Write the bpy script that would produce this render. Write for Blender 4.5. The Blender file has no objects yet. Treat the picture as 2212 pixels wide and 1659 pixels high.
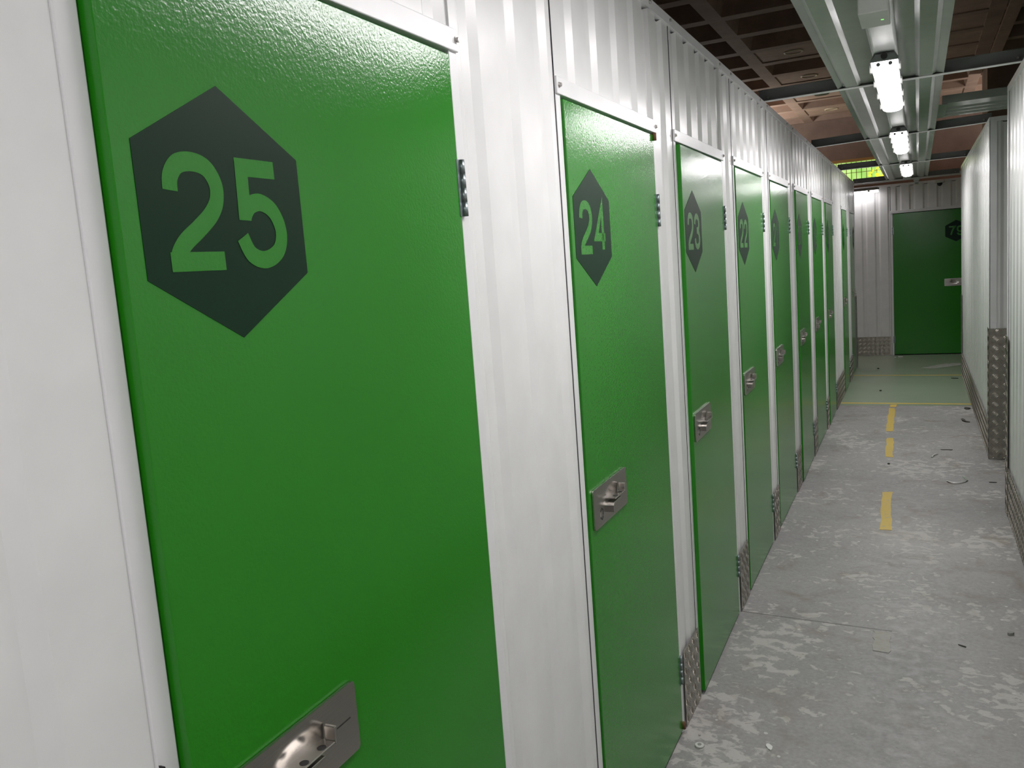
import bpy, bmesh, math, random
from mathutils import Vector, Matrix
random.seed(7)
SC = bpy.context.scene
COL = SC.collection

# ------------------------------------------------------------------ camera
F_PX, YAW, PITCH, ROLL = 1837.26, -0.4510, -0.1325, -0.0745
CX, CZ = 0.7788, 1.6892
fw = Vector((math.sin(YAW)*math.cos(PITCH), math.cos(YAW)*math.cos(PITCH), math.sin(PITCH)))
rt = fw.cross(Vector((0, 0, 1))).normalized()
up = rt.cross(fw)
rt2 = math.cos(ROLL)*rt + math.sin(ROLL)*up
up2 = -math.sin(ROLL)*rt + math.cos(ROLL)*up
cam = bpy.data.cameras.new('camera')
cam.sensor_fit = 'HORIZONTAL'; cam.sensor_width = 36.0
cam.lens = F_PX/2212*36.0
cam.clip_start = 0.02; cam.clip_end = 100
co = bpy.data.objects.new('camera', cam); COL.objects.link(co)
m = Matrix((rt2, up2, -fw)).transposed().to_4x4()
m.translation = Vector((CX, 0, CZ))
co.matrix_world = m
SC.camera = co

# ------------------------------------------------------------------ world, exposure
w = bpy.data.worlds.new('world'); SC.world = w; w.use_nodes = True
bg = w.node_tree.nodes['Background']
bg.inputs[0].default_value = (1.0, 0.86, 0.76, 1); bg.inputs[1].default_value = 0.006
SC.view_settings.view_transform = 'Standard'
SC.view_settings.look = 'None'
SC.view_settings.exposure = 0.0
SC.view_settings.gamma = 1.0
SC.view_settings.use_curve_mapping = False
TUBE = 55.0           # strength of the battens' diffusers
TUBE_COL = (1.0, 0.955, 0.975)
def area(name, loc, rot, size, energy, col):
    l = bpy.data.lights.new(name, 'AREA'); l.shape = 'RECTANGLE'; l.size, l.size_y = size
    l.energy = energy; l.color = col
    o = bpy.data.objects.new(name, l); COL.objects.link(o); o.location = loc; o.rotation_euler = rot
    return o
# unseen warm fill lights added to brighten the brown ceiling, without fixtures
area('ceiling_fill_a', (-2.6, 14.6, 2.75), (math.pi, 0, 0), (1.2, 0.6), 75, (1.0, 0.93, 0.88))
area('ceiling_fill_b', (3.4, 14.6, 2.75), (math.pi, 0, 0), (1.2, 0.6), 62, (1.0, 0.93, 0.88))

# ------------------------------------------------------------------ node helpers
def new_mat(name):
    m_ = bpy.data.materials.new(name); m_.use_nodes = True
    nt = m_.node_tree; b = nt.nodes['Principled BSDF']
    return m_, nt, b

def nd(nt, t, **kw):
    n = nt.nodes.new(t)
    for k, v in kw.items():
        if k.startswith('i_'):
            key = k[2:]
            key = int(key) if key.isdigit() else key
            n.inputs[key].default_value = v
        else:
            setattr(n, k, v)
    return n

def math_n(nt, op, a, b=None, c=None):
    n = nt.nodes.new('ShaderNodeMath'); n.operation = op
    for i, v in enumerate((a, b, c)):
        if v is None: continue
        if isinstance(v, (int, float)): n.inputs[i].default_value = v
        else: nt.links.new(v, n.inputs[i])
    return n.outputs[0]

def ramp(nt, fac, stops):
    r = nt.nodes.new('ShaderNodeValToRGB'); nt.links.new(fac, r.inputs[0])
    cr = r.color_ramp
    while len(cr.elements) < len(stops): cr.elements.new(0.5)
    for e, (p, c) in zip(cr.elements, stops):
        e.position = p; e.color = c if len(c) == 4 else (*c, 1)
    return r.outputs[0]

def noise(nt, vec, scale, detail=3, rough=0.5, dist=0.0):
    n = nd(nt, 'ShaderNodeTexNoise'); n.inputs['Scale'].default_value = scale
    n.inputs['Detail'].default_value = detail; n.inputs['Roughness'].default_value = rough
    n.inputs['Distortion'].default_value = dist
    if vec is not None: nt.links.new(vec, n.inputs['Vector'])
    return n.outputs['Fac']

def mixc(nt, fac, a, b):
    n = nt.nodes.new('ShaderNodeMix'); n.data_type = 'RGBA'
    if isinstance(fac, (int, float)): n.inputs[0].default_value = fac
    else: nt.links.new(fac, n.inputs[0])
    for i, v in ((6, a), (7, b)):
        if isinstance(v, tuple): n.inputs[i].default_value = (*v, 1) if len(v) == 3 else v
        else: nt.links.new(v, n.inputs[i])
    return n.outputs[2]

def bump(nt, b, h, strength, dist, prev=None):
    n = nt.nodes.new('ShaderNodeBump'); n.inputs['Strength'].default_value = strength
    n.inputs['Distance'].default_value = dist
    nt.links.new(h, n.inputs['Height'])
    if prev is not None: nt.links.new(prev, n.inputs['Normal'])
    nt.links.new(n.outputs[0], b.inputs['Normal'])
    return n.outputs[0]

def objco(nt):
    return nd(nt, 'ShaderNodeTexCoord').outputs['Object']

def mapping(nt, v, scale=(1, 1, 1), loc=(0, 0, 0), rot=(0, 0, 0)):
    n = nd(nt, 'ShaderNodeMapping'); nt.links.new(v, n.inputs[0])
    n.inputs['Scale'].default_value = scale; n.inputs['Location'].default_value = loc
    n.inputs['Rotation'].default_value = rot
    return n.outputs[0]

def simple(name, col, rough=0.5, metal=0.0, wav=0.0, wavscale=3.0, spec=0.5):
    m_, nt, b = new_mat(name)
    b.inputs['Roughness'].default_value = rough; b.inputs['Metallic'].default_value = metal
    b.inputs['Specular IOR Level'].default_value = spec
    v = objco(nt)
    n_ = noise(nt, v, 9, 4)
    c2 = tuple(x*0.93 for x in col)
    nt.links.new(ramp(nt, n_, [(0.3, c2), (0.7, col)]), b.inputs['Base Color'])
    if wav: bump(nt, b, noise(nt, v, wavscale, 1), 1.0, wav)
    return m_

M = {}
M['white'] = simple('white_coated_steel', (0.77, 0.775, 0.765), 0.27, wav=0.0016, wavscale=4)
M['trim'] = simple('white_trim_steel', (0.77, 0.77, 0.775), 0.33)
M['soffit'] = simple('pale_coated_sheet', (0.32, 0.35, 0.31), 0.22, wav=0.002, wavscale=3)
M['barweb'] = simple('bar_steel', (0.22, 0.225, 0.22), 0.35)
M['galv'] = simple('galvanised_metal', (0.62, 0.62, 0.61), 0.24, metal=0.9)
M['zinc'] = simple('zinc_hinge', (0.30, 0.35, 0.35), 0.38, metal=1.0)
M['screw'] = simple('screw_steel', (0.6, 0.58, 0.56), 0.3, metal=0.8)
M['housing'] = simple('grey_housing', (0.2, 0.21, 0.21), 0.45)
M['black'] = simple('black_plastic', (0.012, 0.012, 0.012), 0.5)
M['dark'] = simple('dark_gap', (0.02, 0.02, 0.022), 0.8)
M['plastic'] = simple('white_plastic', (0.62, 0.63, 0.6), 0.4)
M['brownbit'] = simple('rusty_brown_wood', (0.13, 0.06, 0.025), 0.7)
M['chip'] = simple('grey_chip', (0.28, 0.28, 0.26), 0.7)
M['paper'] = simple('white_paper', (0.72, 0.72, 0.7), 0.7)
M['swarf'] = simple('bright_swarf', (0.7, 0.7, 0.68), 0.3, metal=0.6)
M['darkchip'] = simple('dark_scrap', (0.06, 0.06, 0.05), 0.7)

def green_mat(name, col, rough, strength):
    m_, nt, b = new_mat(name)
    v = objco(nt)
    n_ = noise(nt, v, 2.5, 3)
    nt.links.new(ramp(nt, n_, [(0.3, tuple(c*0.92 for c in col)), (0.7, col)]), b.inputs['Base Color'])
    b.inputs['Roughness'].default_value = rough
    p = bump(nt, b, noise(nt, v, 1.6, 0), 1.0, 0.004)
    bump(nt, b, noise(nt, v, 200, 1.0, 0.5), strength, 0.0012, p)
    return m_
M['green'] = green_mat('green_coated_steel', (0.016, 0.212, 0.007), 0.19, 0.28)
M['green'].node_tree.nodes['Principled BSDF'].inputs['Specular IOR Level'].default_value = 0.38
M['sign'] = green_mat('dark_green_vinyl', (0.004, 0.028, 0.011), 0.45, 0.05)
M['sign'].node_tree.nodes['Principled BSDF'].inputs['Specular IOR Level'].default_value = 0.14

# brushed stainless
def steel_mat():
    m_, nt, b = new_mat('brushed_stainless')
    v = objco(nt)
    n_ = noise(nt, mapping(nt, v, (4, 4, 500)), 1.0, 2)
    nt.links.new(ramp(nt, n_, [(0.2, (0.42, 0.40, 0.37)), (0.8, (0.5, 0.48, 0.45))]), b.inputs['Base Color'])
    b.inputs['Metallic'].default_value = 1.0; b.inputs['Roughness'].default_value = 0.25
    return m_
M['steel'] = steel_mat()

# tread plate metal (the raised bars are modelled)
def tread_mat():
    m_, nt, b = new_mat('tread_plate')
    v = nd(nt, 'ShaderNodeNewGeometry').outputs['Position']
    nt.links.new(ramp(nt, noise(nt, v, 30, 4), [(0.25, (0.30, 0.28, 0.245)), (0.75, (0.42, 0.395, 0.35))]), b.inputs['Base Color'])
    b.inputs['Metallic'].default_value = 0.9; b.inputs['Roughness'].default_value = 0.30
    return m_
M['tread'] = tread_mat()

# concrete floor
def floor_mat():
    m_, nt, b = new_mat('worn_concrete')
    v = objco(nt)
    big = noise(nt, mapping(nt, v, (1, 1, 1)), 1.1, 4, 0.55)
    c0 = ramp(nt, big, [(0.3, (0.215, 0.216, 0.212)), (0.5, (0.275, 0.27, 0.264)), (0.7, (0.345, 0.336, 0.326))])
    fine = noise(nt, v, 60, 5, 0.6)
    c1 = mixc(nt, 0.28, c0, ramp(nt, fine, [(0.3, (0.2, 0.2, 0.19)), (0.7, (0.46, 0.45, 0.44))]))
    # pale worn-paint patches, denser in some areas
    patch = noise(nt, mapping(nt, v, (1.0, 1.25, 1), rot=(0, 0, 0.5)), 15, 8, 0.62, 0.45)
    area = noise(nt, mapping(nt, v, (1, 1, 1), loc=(3.1, 0.4, 0)), 1.7, 2, 0.5)
    th = math_n(nt, 'ADD', patch, math_n(nt, 'MULTIPLY', math_n(nt, 'SUBTRACT', area, 0.5), 0.62))
    pm = ramp(nt, th, [(0.57, (0, 0, 0)), (0.63, (1, 1, 1))])
    c2 = mixc(nt, math_n(nt, 'MULTIPLY', pm, 0.62), c1, (0.56, 0.54, 0.505))
    # brown stains
    st = noise(nt, mapping(nt, v, loc=(7, 2, 0)), 4.2, 5, 0.6, 0.6)
    sm = ramp(nt, st, [(0.54, (0, 0, 0)), (0.70, (1, 1, 1))])
    c3 = mixc(nt, math_n(nt, 'MULTIPLY', sm, 0.6), c2, (0.20, 0.165, 0.125))
    # dark pitting
    pt = noise(nt, mapping(nt, v, (1, 2.5, 1), loc=(1, 5, 0)), 26, 4, 0.7, 0.3)
    p_m = ramp(nt, pt, [(0.65, (0, 0, 0)), (0.70, (1, 1, 1))])
    c4 = mixc(nt, math_n(nt, 'MULTIPLY', p_m, 0.6), c3, (0.12, 0.105, 0.09))
    # little white paint chips
    vo = nd(nt, 'ShaderNodeTexVoronoi'); nt.links.new(v, vo.inputs['Vector']); vo.inputs['Scale'].default_value = 9
    ch = math_n(nt, 'LESS_THAN', math_n(nt, 'ADD', vo.outputs['Distance'], math_n(nt, 'MULTIPLY', fine, 0.1)), 0.115)
    gate = math_n(nt, 'GREATER_THAN', noise(nt, mapping(nt, v, loc=(9, 9, 0)), 2.6, 1), 0.5)
    c5 = mixc(nt, math_n(nt, 'MULTIPLY', math_n(nt, 'MULTIPLY', ch, gate), 0.8), c4, (0.6, 0.59, 0.57))
    # saw-cut joint across the near floor
    s = nd(nt, 'ShaderNodeSeparateXYZ'); nt.links.new(v, s.inputs[0])
    jl = math_n(nt, 'ABSOLUTE', math_n(nt, 'SUBTRACT', math_n(nt, 'ADD', s.outputs[1], math_n(nt, 'MULTIPLY', s.outputs[0], 0.072)), 3.924))
    jm = math_n(nt, 'MULTIPLY', math_n(nt, 'LESS_THAN', jl, 0.006), math_n(nt, 'LESS_THAN', s.outputs[0], 0.66))
    c6 = mixc(nt, math_n(nt, 'MULTIPLY', jm, 0.75), c5, (0.10, 0.10, 0.095))
    nt.links.new(c6, b.inputs['Base Color'])
    rr = ramp(nt, patch, [(0.4, (0.42, 0.42, 0.42)), (0.6, (0.6, 0.6, 0.6))])
    nt.links.new(rr, b.inputs['Roughness'])
    p = bump(nt, b, noise(nt, v, 25, 5, 0.65), 0.25, 0.004)
    return m_
M['floor'] = floor_mat()

def paint_mat(name, col, wear, rough=0.4, scale=9.0, under=(0.33, 0.325, 0.31)):
    m_, nt, b = new_mat(name)
    v = objco(nt)
    n_ = noise(nt, v, scale, 5, 0.6)
    c = ramp(nt, noise(nt, v, 2.2, 4), [(0.3, tuple(x*0.88 for x in col)), (0.7, col)])
    mk = ramp(nt, n_, [(wear, (1, 1, 1)), (wear+0.05, (0, 0, 0))])
    nt.links.new(mixc(nt, math_n(nt, 'MULTIPLY', mk, 0.6), c, under), b.inputs['Base Color'])
    b.inputs['Roughness'].default_value = rough
    bump(nt, b, n_, 0.15, 0.003)
    return m_
M['floorgreen'] = paint_mat('green_floor_paint', (0.265, 0.335, 0.235), 0.30, 0.33)
M['yellow'] = paint_mat('yellow_floor_paint', (0.66, 0.47, 0.07), 0.36, 0.5, 25)
M['yellowold'] = paint_mat('faded_floor_paint', (0.33, 0.32, 0.265), 0.50, 0.5, 25)
M['film'] = paint_mat('white_dust', (0.52, 0.53, 0.5), 0.46, 0.5, 12, (0.27, 0.33, 0.24))

def concrete(name, col, sc=3):
    m_, nt, b = new_mat(name)
    v = objco(nt)
    c = ramp(nt, noise(nt, v, sc, 6, 0.6), [(0.3, tuple(x*0.72 for x in col)), (0.7, col)])
    nt.links.new(c, b.inputs['Base Color']); b.inputs['Roughness'].default_value = 0.75
    bump(nt, b, noise(nt, v, 18, 5), 0.3, 0.01)
    return m_
M['brown'] = concrete('brown_painted_concrete', (0.36, 0.265, 0.215))
M['ceil'] = concrete('ceiling_concrete', (0.50, 0.36, 0.28))
M['plate'] = concrete('ceiling_infill', (0.60, 0.43, 0.33), 5)
M['ring'] = simple('cream_ring', (0.75, 0.66, 0.45), 0.5)
M['tan'] = simple('tan_window_bar', (0.62, 0.36, 0.12), 0.5)

def emit(name, col, s):
    m_, nt, b = new_mat(name)
    b.inputs['Base Color'].default_value = (0.85, 0.85, 0.85, 1); b.inputs['Roughness'].default_value = 0.3
    b.inputs['Emission Color'].default_value = (*col, 1); b.inputs['Emission Strength'].default_value = s
    return m_
M['tube'] = emit('lit_diffuser', TUBE_COL, TUBE)
M['tube_dim'] = emit('lit_diffuser_dimmer', TUBE_COL, 14.0)
M['tube_side'] = emit('lit_diffuser_side', TUBE_COL, 4.0)
M['led'] = emit('green_led', (0.2, 1.0, 0.1), 1.2)
def window_mat():
    m_, nt, b = new_mat('lit_green_glass')
    v = objco(nt)
    n_ = noise(nt, mapping(nt, v, (6, 1, 2.2)), 1.0, 3)
    c = ramp(nt, n_, [(0.3, (0.26, 0.55, 0.10)), (0.55, (0.45, 0.72, 0.20)), (0.75, (0.62, 0.84, 0.34))])
    nt.links.new(c, b.inputs['Emission Color']); b.inputs['Emission Strength'].default_value = 1.25
    b.inputs['Base Color'].default_value = (0.1, 0.2, 0.05, 1); b.inputs['Roughness'].default_value = 0.2
    return m_
M['window'] = window_mat()
M['leaf'] = emit('glowing_yellow_leaf', (0.85, 0.88, 0.02), 0.9)  # leaves given their own glow in place of daylight falling on them

# ------------------------------------------------------------------ mesh builder
class MB:
    """Collects shapes given in a frame (origin, U, N): point(u, n, z) = o + u*U + n*N + z*Z."""
    def __init__(s, o=(0, 0, 0), U=(1, 0, 0), N=(0, -1, 0)):
        s.o = Vector(o); s.U = Vector(U); s.N = Vector(N); s.v = []; s.f = []; s.mi = []; s.smooth = []
    def p(s, u, n, z): return s.o + s.U*u + s.N*n + Vector((0, 0, z))
    def add(s, pts, faces, mi=0, smooth=False):
        k = len(s.v); s.v += [s.p(*q) for q in pts]
        for f in faces: s.f.append([k+i for i in f]); s.mi.append(mi); s.smooth.append(smooth)
    def box(s, u0, u1, n0, n1, z0, z1, mi=0):
        P = [(u0, n0, z0), (u1, n0, z0), (u1, n1, z0), (u0, n1, z0), (u0, n0, z1), (u1, n0, z1), (u1, n1, z1), (u0, n1, z1)]
        s.add(P, [(0, 3, 2, 1), (4, 5, 6, 7), (0, 1, 5, 4), (1, 2, 6, 5), (2, 3, 7, 6), (3, 0, 4, 7)], mi)
    def prism(s, poly, n0, n1, mi=0, axis='n', smooth=False):
        """poly: (a, b) points; axis n: (u, z) extruded in n; axis u: (n, z) extruded in u; axis z: (u, n) extruded in z"""
        def q(a, b, t):
            return (a, t, b) if axis == 'n' else ((t, a, b) if axis == 'u' else (a, b, t))
        k = len(poly)
        s.add([q(a, b, n0) for a, b in poly] + [q(a, b, n1) for a, b in poly],
              [tuple(range(k)), tuple(range(2*k-1, k-1, -1))], mi)
        base = len(s.v)-2*k
        for i in range(k):
            j = (i+1) % k
            s.f.append([base+i, base+k+i, base+k+j, base+j]); s.mi.append(mi); s.smooth.append(smooth)
    def cyl(s, c, r, h0, h1, axis='n', seg=20, mi=0, r2=None):
        r2 = r if r2 is None else r2
        def q(a, b, t):
            return (c[0]+a, t, c[1]+b) if axis == 'n' else ((t, c[0]+a, c[1]+b) if axis == 'u' else (c[0]+a, c[1]+b, t))
        P = [q(rr*math.cos(2*math.pi*i/seg), rr*math.sin(2*math.pi*i/seg), t) for rr, t in ((r, h0), (r2, h1)) for i in range(seg)]
        k = len(s.v); s.add(P, [tuple(range(seg)), tuple(range(2*seg-1, seg-1, -1))], mi)
        for i in range(seg):
            j = (i+1) % seg
            s.f.append([k+i, k+seg+i, k+seg+j, k+j]); s.mi.append(mi); s.smooth.append(True)
    def sheet(s, u0, u1, z0, z1, ph, per=0.18, depth=0.011, n0=-0.003, top=None, mi=0):
        """ribbed cladding: crest at n0, valley at n0-depth; a step out starts at ph + k*per"""
        brk = []
        k = math.floor((u0-ph)/per)-1
        while ph+k*per < u1+per:
            b0 = ph+k*per
            brk += [(b0, -depth), (b0+0.024, 0), (b0+0.122, 0), (b0+0.144, -depth)]
            k += 1
        def at(u):
            for (a, x), (b, y) in zip(brk, brk[1:]):
                if a <= u <= b: return x+(y-x)*(u-a)/max(b-a, 1e-9)
            return 0
        us = [(u0, at(u0))]+[q for q in brk if u0 < q[0] < u1]+[(u1, at(u1))]
        pts = []; fs = []
        for u, n in us: pts += [(u, n0+n, z0), (u, n0+n, z1-(0.011 if n < -0.004 else 0))]
        for i in range(len(us)-1): fs.append((2*i, 2*i+2, 2*i+3, 2*i+1))
        s.add(pts, fs, mi)
    def tread(s, u0, u1, n, z0, z1, cell=0.043, h=0.0019):
        """five raised bars per cell, turned by a quarter from one cell to the next; cells lie on the diagonal"""
        r2 = math.sqrt(0.5); L = cell*0.40; W_ = cell*0.085; pitch = cell*0.178
        k = int((u1-u0+z1-z0)/cell)+4; i0 = int(math.floor((u0-z1)*r2/cell))-2
        for i in range(int((u0+z0)*r2/cell)-2, int((u1+z1)*r2/cell)+3):
            for j in range(int((u0-z1)*r2/cell)-2, int((u1-z0)*r2/cell)+3):
                ca, cd = (i+0.5)*cell, (j+0.5)*cell
                cu, cz = (ca+cd)*r2, (ca-cd)*r2
                if not (u0-0.01 < cu < u1+0.01 and z0-0.01 < cz < z1+0.01): continue
                d = (r2, r2) if (i+j) % 2 else (r2, -r2)
                e = (-d[1], d[0])
                for t in range(-2, 3):
                    l = L*(1-0.10*abs(t)); bu, bz = cu+e[0]*t*pitch, cz+e[1]*t*pitch
                    if bu-l*r2 < u0+0.001 or bu+l*r2 > u1-0.001 or bz-l*r2 < z0+0.001 or bz+l*r2 > z1-0.001: 
                        l2 = min(bu-u0, u1-bu, bz-z0, z1-bz)/r2-0.001
                        if l2 < 0.004: continue
                        l = min(l, l2)
                    def q(a, b, hh): return (bu+d[0]*a+e[0]*b, n+hh, bz+d[1]*a+e[1]*b)
                    s.add([q(-l, 0, 0), q(0, W_, 0), q(l, 0, 0), q(0, -W_, 0), q(-l*0.55, 0, h), q(l*0.55, 0, h)],
                          [(0, 1, 5, 4), (1, 2, 5), (2, 3, 4, 5), (3, 0, 4)])
    def build(s, name, mats, parent=None, origin=None, bevel=0, recalc=True):
        me = bpy.data.meshes.new(name)
        org = Vector(origin) if origin is not None else Vector((0, 0, 0))
        me.from_pydata([tuple(v-org) for v in s.v], [], s.f)
        if not isinstance(mats, (list, tuple)): mats = [mats]
        for mm in mats: me.materials.append(M[mm])
        for p, i, sm in zip(me.polygons, s.mi, s.smooth): p.material_index = i; p.use_smooth = sm
        if recalc:
            bm = bmesh.new(); bm.from_mesh(me); bmesh.ops.recalc_face_normals(bm, faces=bm.faces); bm.to_mesh(me); bm.free()
        o = bpy.data.objects.new(name, me); COL.objects.link(o); o.location = org
        if bevel:
            b = o.modifiers.new('bevel', 'BEVEL'); b.width = bevel; b.segments = 2; b.limit_method = 'ANGLE'
        if parent: o.parent = parent
        return o

def tag(o, label, cat, group=None):
    o['label'] = label; o['category'] = cat
    if group: o['group'] = group
    return o
def struct(o): o['kind'] = 'structure'; return o
def empty(name, loc=(0, 0, 0), rz=0.0):
    o = bpy.data.objects.new(name, None); COL.objects.link(o); o.location = loc; o.rotation_euler = (0, 0, rz)
    o.empty_display_size = 0.05
    return o

Y_END = 13.944; XR = 1.256; ZT = 2.527
LEFT = dict(o=(0, 0, 0), U=(0, 1, 0), N=(1, 0, 0))
RIGHT = dict(o=(XR, 0, 0), U=(0, 1, 0), N=(-1, 0, 0))
ENDW = dict(o=(0, Y_END, 0), U=(1, 0, 0), N=(0, -1, 0))

# ------------------------------------------------------------------ floor
f = MB(); f.add([(-6, 4, 0), (8, 4, 0), (8, -17, 0), (-6, -17, 0)], [(0, 1, 2, 3)])
flo = struct(f.build('floor', 'floor'))
def slab(name, pts, mat, z=0.0015, label=None):
    q = MB(U=(1, 0, 0), N=(0, 1, 0)); q.prism(pts, 0.0002, z, axis='z')
    o = q.build(name, mat, flo)
    if label: o['label'] = label
    return o
slab('painted_area', [(-5.9, 9.60), (7.5, 9.55), (7.5, 13.94), (-5.9, 13.94)], 'floorgreen', 0.0010, 'pale green painted floor area before the end door')
slab('painted_line', [(-0.02, 9.71), (1.28, 9.645), (1.28, 9.695), (-0.02, 9.765)], 'yellow', 0.0016, 'yellow painted line across the edge of the green floor')
slab('painted_line', [(-0.02, 11.82), (1.28, 11.73), (1.28, 11.775), (-0.02, 11.87)], 'yellow', 0.0016, 'thin yellow painted line farther down the green floor')
def dash(y0, y1, x0, x1, ww, nm='painted_dash', mt='yellow'):
    n = 9; L = []; R_ = []
    for i in range(n):
        t = i/(n-1); y = y0+(y1-y0)*t; c = x0+(x1-x0)*t
        L.append((c-ww/2+random.uniform(-.006, .006), y+random.uniform(-.01, .01))); R_.append((c+ww/2+random.uniform(-.006, .006), y+random.uniform(-.01, .01)))
    return slab(nm, R_+L[::-1], mt, 0.0022)
dash(9.50, 9.645, 0.532, 0.532, 0.062); dash(8.24, 9.42, 0.530, 0.522, 0.058)
dash(7.22, 7.95, 0.557, 0.545, 0.056); dash(5.32, 6.17, 0.588, 0.574, 0.060)
dash(3.66, 3.86, 0.625, 0.62, 0.065, 'faded_dash', 'yellowold')
slab('dusty_smear', [(0.80, 12.48), (0.95, 12.40), (1.28, 12.70), (1.28, 12.92), (1.08, 12.86), (0.93, 12.66)], 'film', 0.0016, 'whitish smear on the green floor near the end door')

# ------------------------------------------------------------------ storage lockers
def catmull(pts, n=8, closed=False):
    out = []; k = len(pts)
    rng = range(k if closed else k-1)
    for i in rng:
        g = (lambda j: pts[j % k]) if closed else (lambda j: pts[min(max(j, 0), k-1)])
        p0, p1, p2, p3 = g(i-1), g(i), g(i+1), g(i+2)
        for s_ in range(n):
            t = s_/n
            out.append(tuple(0.5*((2*p1[a])+(-p0[a]+p2[a])*t+(2*p0[a]-5*p1[a]+4*p2[a]-p3[a])*t*t+(-p0[a]+3*p1[a]-3*p2[a]+p3[a])*t**3) for a in (0, 1)))
    if not closed: out.append(pts[-1])
    return out
DIG = {
 '2': [[('c', [(0, .70), (.03, .84), (.20, .965), (.50, 1.0), (.80, .95), (.97, .80), (.96, .63), (.80, .48), (.50, .33), (.20, .20), (.03, .08), (0, -.02)])], [('l', [(-.152, 0), (1, 0)])]],
 '5': [[('l', [(.97, 1), (-.012, 1)])], [('l', [(.14, 1.06), (.11, .43)])], [('c', [(.13, .50), (.28, .60), (.55, .63), (.85, .53), (1, .31), (.88, .10), (.52, 0), (.18, .06), (.0, .25)])]],
 '4': [[('l', [(.74, 0), (.74, 1), (0, .29), (1, .29)])]],
 '3': [[('c', [(.0, .74), (.08, .90), (.45, 1), (.85, .92), (.95, .75), (.80, .58), (.40, .53)])], [('c', [(.40, .53), (.85, .46), (1, .27), (.86, .08), (.47, 0), (.10, .08), (0, .27)])]],
 '1': [[('l', [(.60, 0), (.60, 1), (.50, .86), (.18, .79)])]],
 '7': [[('l', [(0, 1), (1, 1)]), ('c', [(1, 1), (.70, .66), (.48, .33), (.38, 0)])]],
 '0': [[('o', [(.5, 1), (.9, .86), (1, .5), (.9, .14), (.5, 0), (.1, .14), (0, .5), (.1, .86)])]],
 '8': [[('o', [(.5, 1), (.87, .93), (.93, .76), (.78, .58), (.5, .54), (.22, .58), (.07, .76), (.13, .93)])], [('o', [(.5, .54), (.88, .45), (1, .26), (.86, .07), (.5, 0), (.14, .07), (0, .26), (.12, .45)])]],
 '9': [[('o', [(.48, 1), (.84, .93), (.98, .70), (.86, .47), (.48, .38), (.12, .47), (0, .69), (.12, .92)])], [('c', [(.98, .70), (1, .45), (.90, .16), (.66, .01), (.35, 0), (.12, .09), (.04, .22)])]],
}
DIG['6'] = [[(k, [(1-a, 1-b) for a, b in pts]) for k, pts in st] for st in DIG['9']]
def stroke(mb, pts, hw, n, closed, mi):
    k = len(pts); L = []; R_ = []
    for i in range(k):
        a = pts[i-1] if (i > 0 or closed) else None; b = pts[(i+1) % k] if (i < k-1 or closed) else None
        p = pts[i]
        def nrm(q, r):
            dx, dy = r[0]-q[0], r[1]-q[1]; l = math.hypot(dx, dy) or 1; return (-dy/l, dx/l)
        n1 = nrm(a, p) if a else None; n2 = nrm(p, b) if b else None
        n1 = n1 or n2; n2 = n2 or n1
        mx, my = n1[0]+n2[0], n1[1]+n2[1]; l = math.hypot(mx, my) or 1; mx /= l; my /= l
        sc = min(1/max(mx*n1[0]+my*n1[1], 0.25), 2.6)
        L.append((p[0]+mx*hw*sc, n, p[1]+my*hw*sc)); R_.append((p[0]-mx*hw*sc, n, p[1]-my*hw*sc))
    mb.add(L+R_, [(i, (i+1) % k, k+(i+1) % k, k+i) for i in range(k if closed else k-1)], mi)
def digit(mb, ch, u0, z0, W_, H_, hw, n, mi):
    for si, st in enumerate(DIG[ch]):
        path = []; closed = False
        for kind, pts in st:
            P = [(u0+hw+a*(W_-2*hw), z0+hw+b*(H_-2*hw)) for a, b in pts]
            if kind == 'c': P = catmull(P, 7)
            elif kind == 'o': P = catmull(P, 7, True); closed = True
            if path and math.hypot(path[-1][0]-P[0][0], path[-1][1]-P[0][1]) < 1e-6: P = P[1:]
            path += P
        if kind == 'l' and len(path) > 3 and st[0][0] == 'c': pass
        stroke(mb, path, hw, n+0.00012*si, closed, mi)

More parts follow.
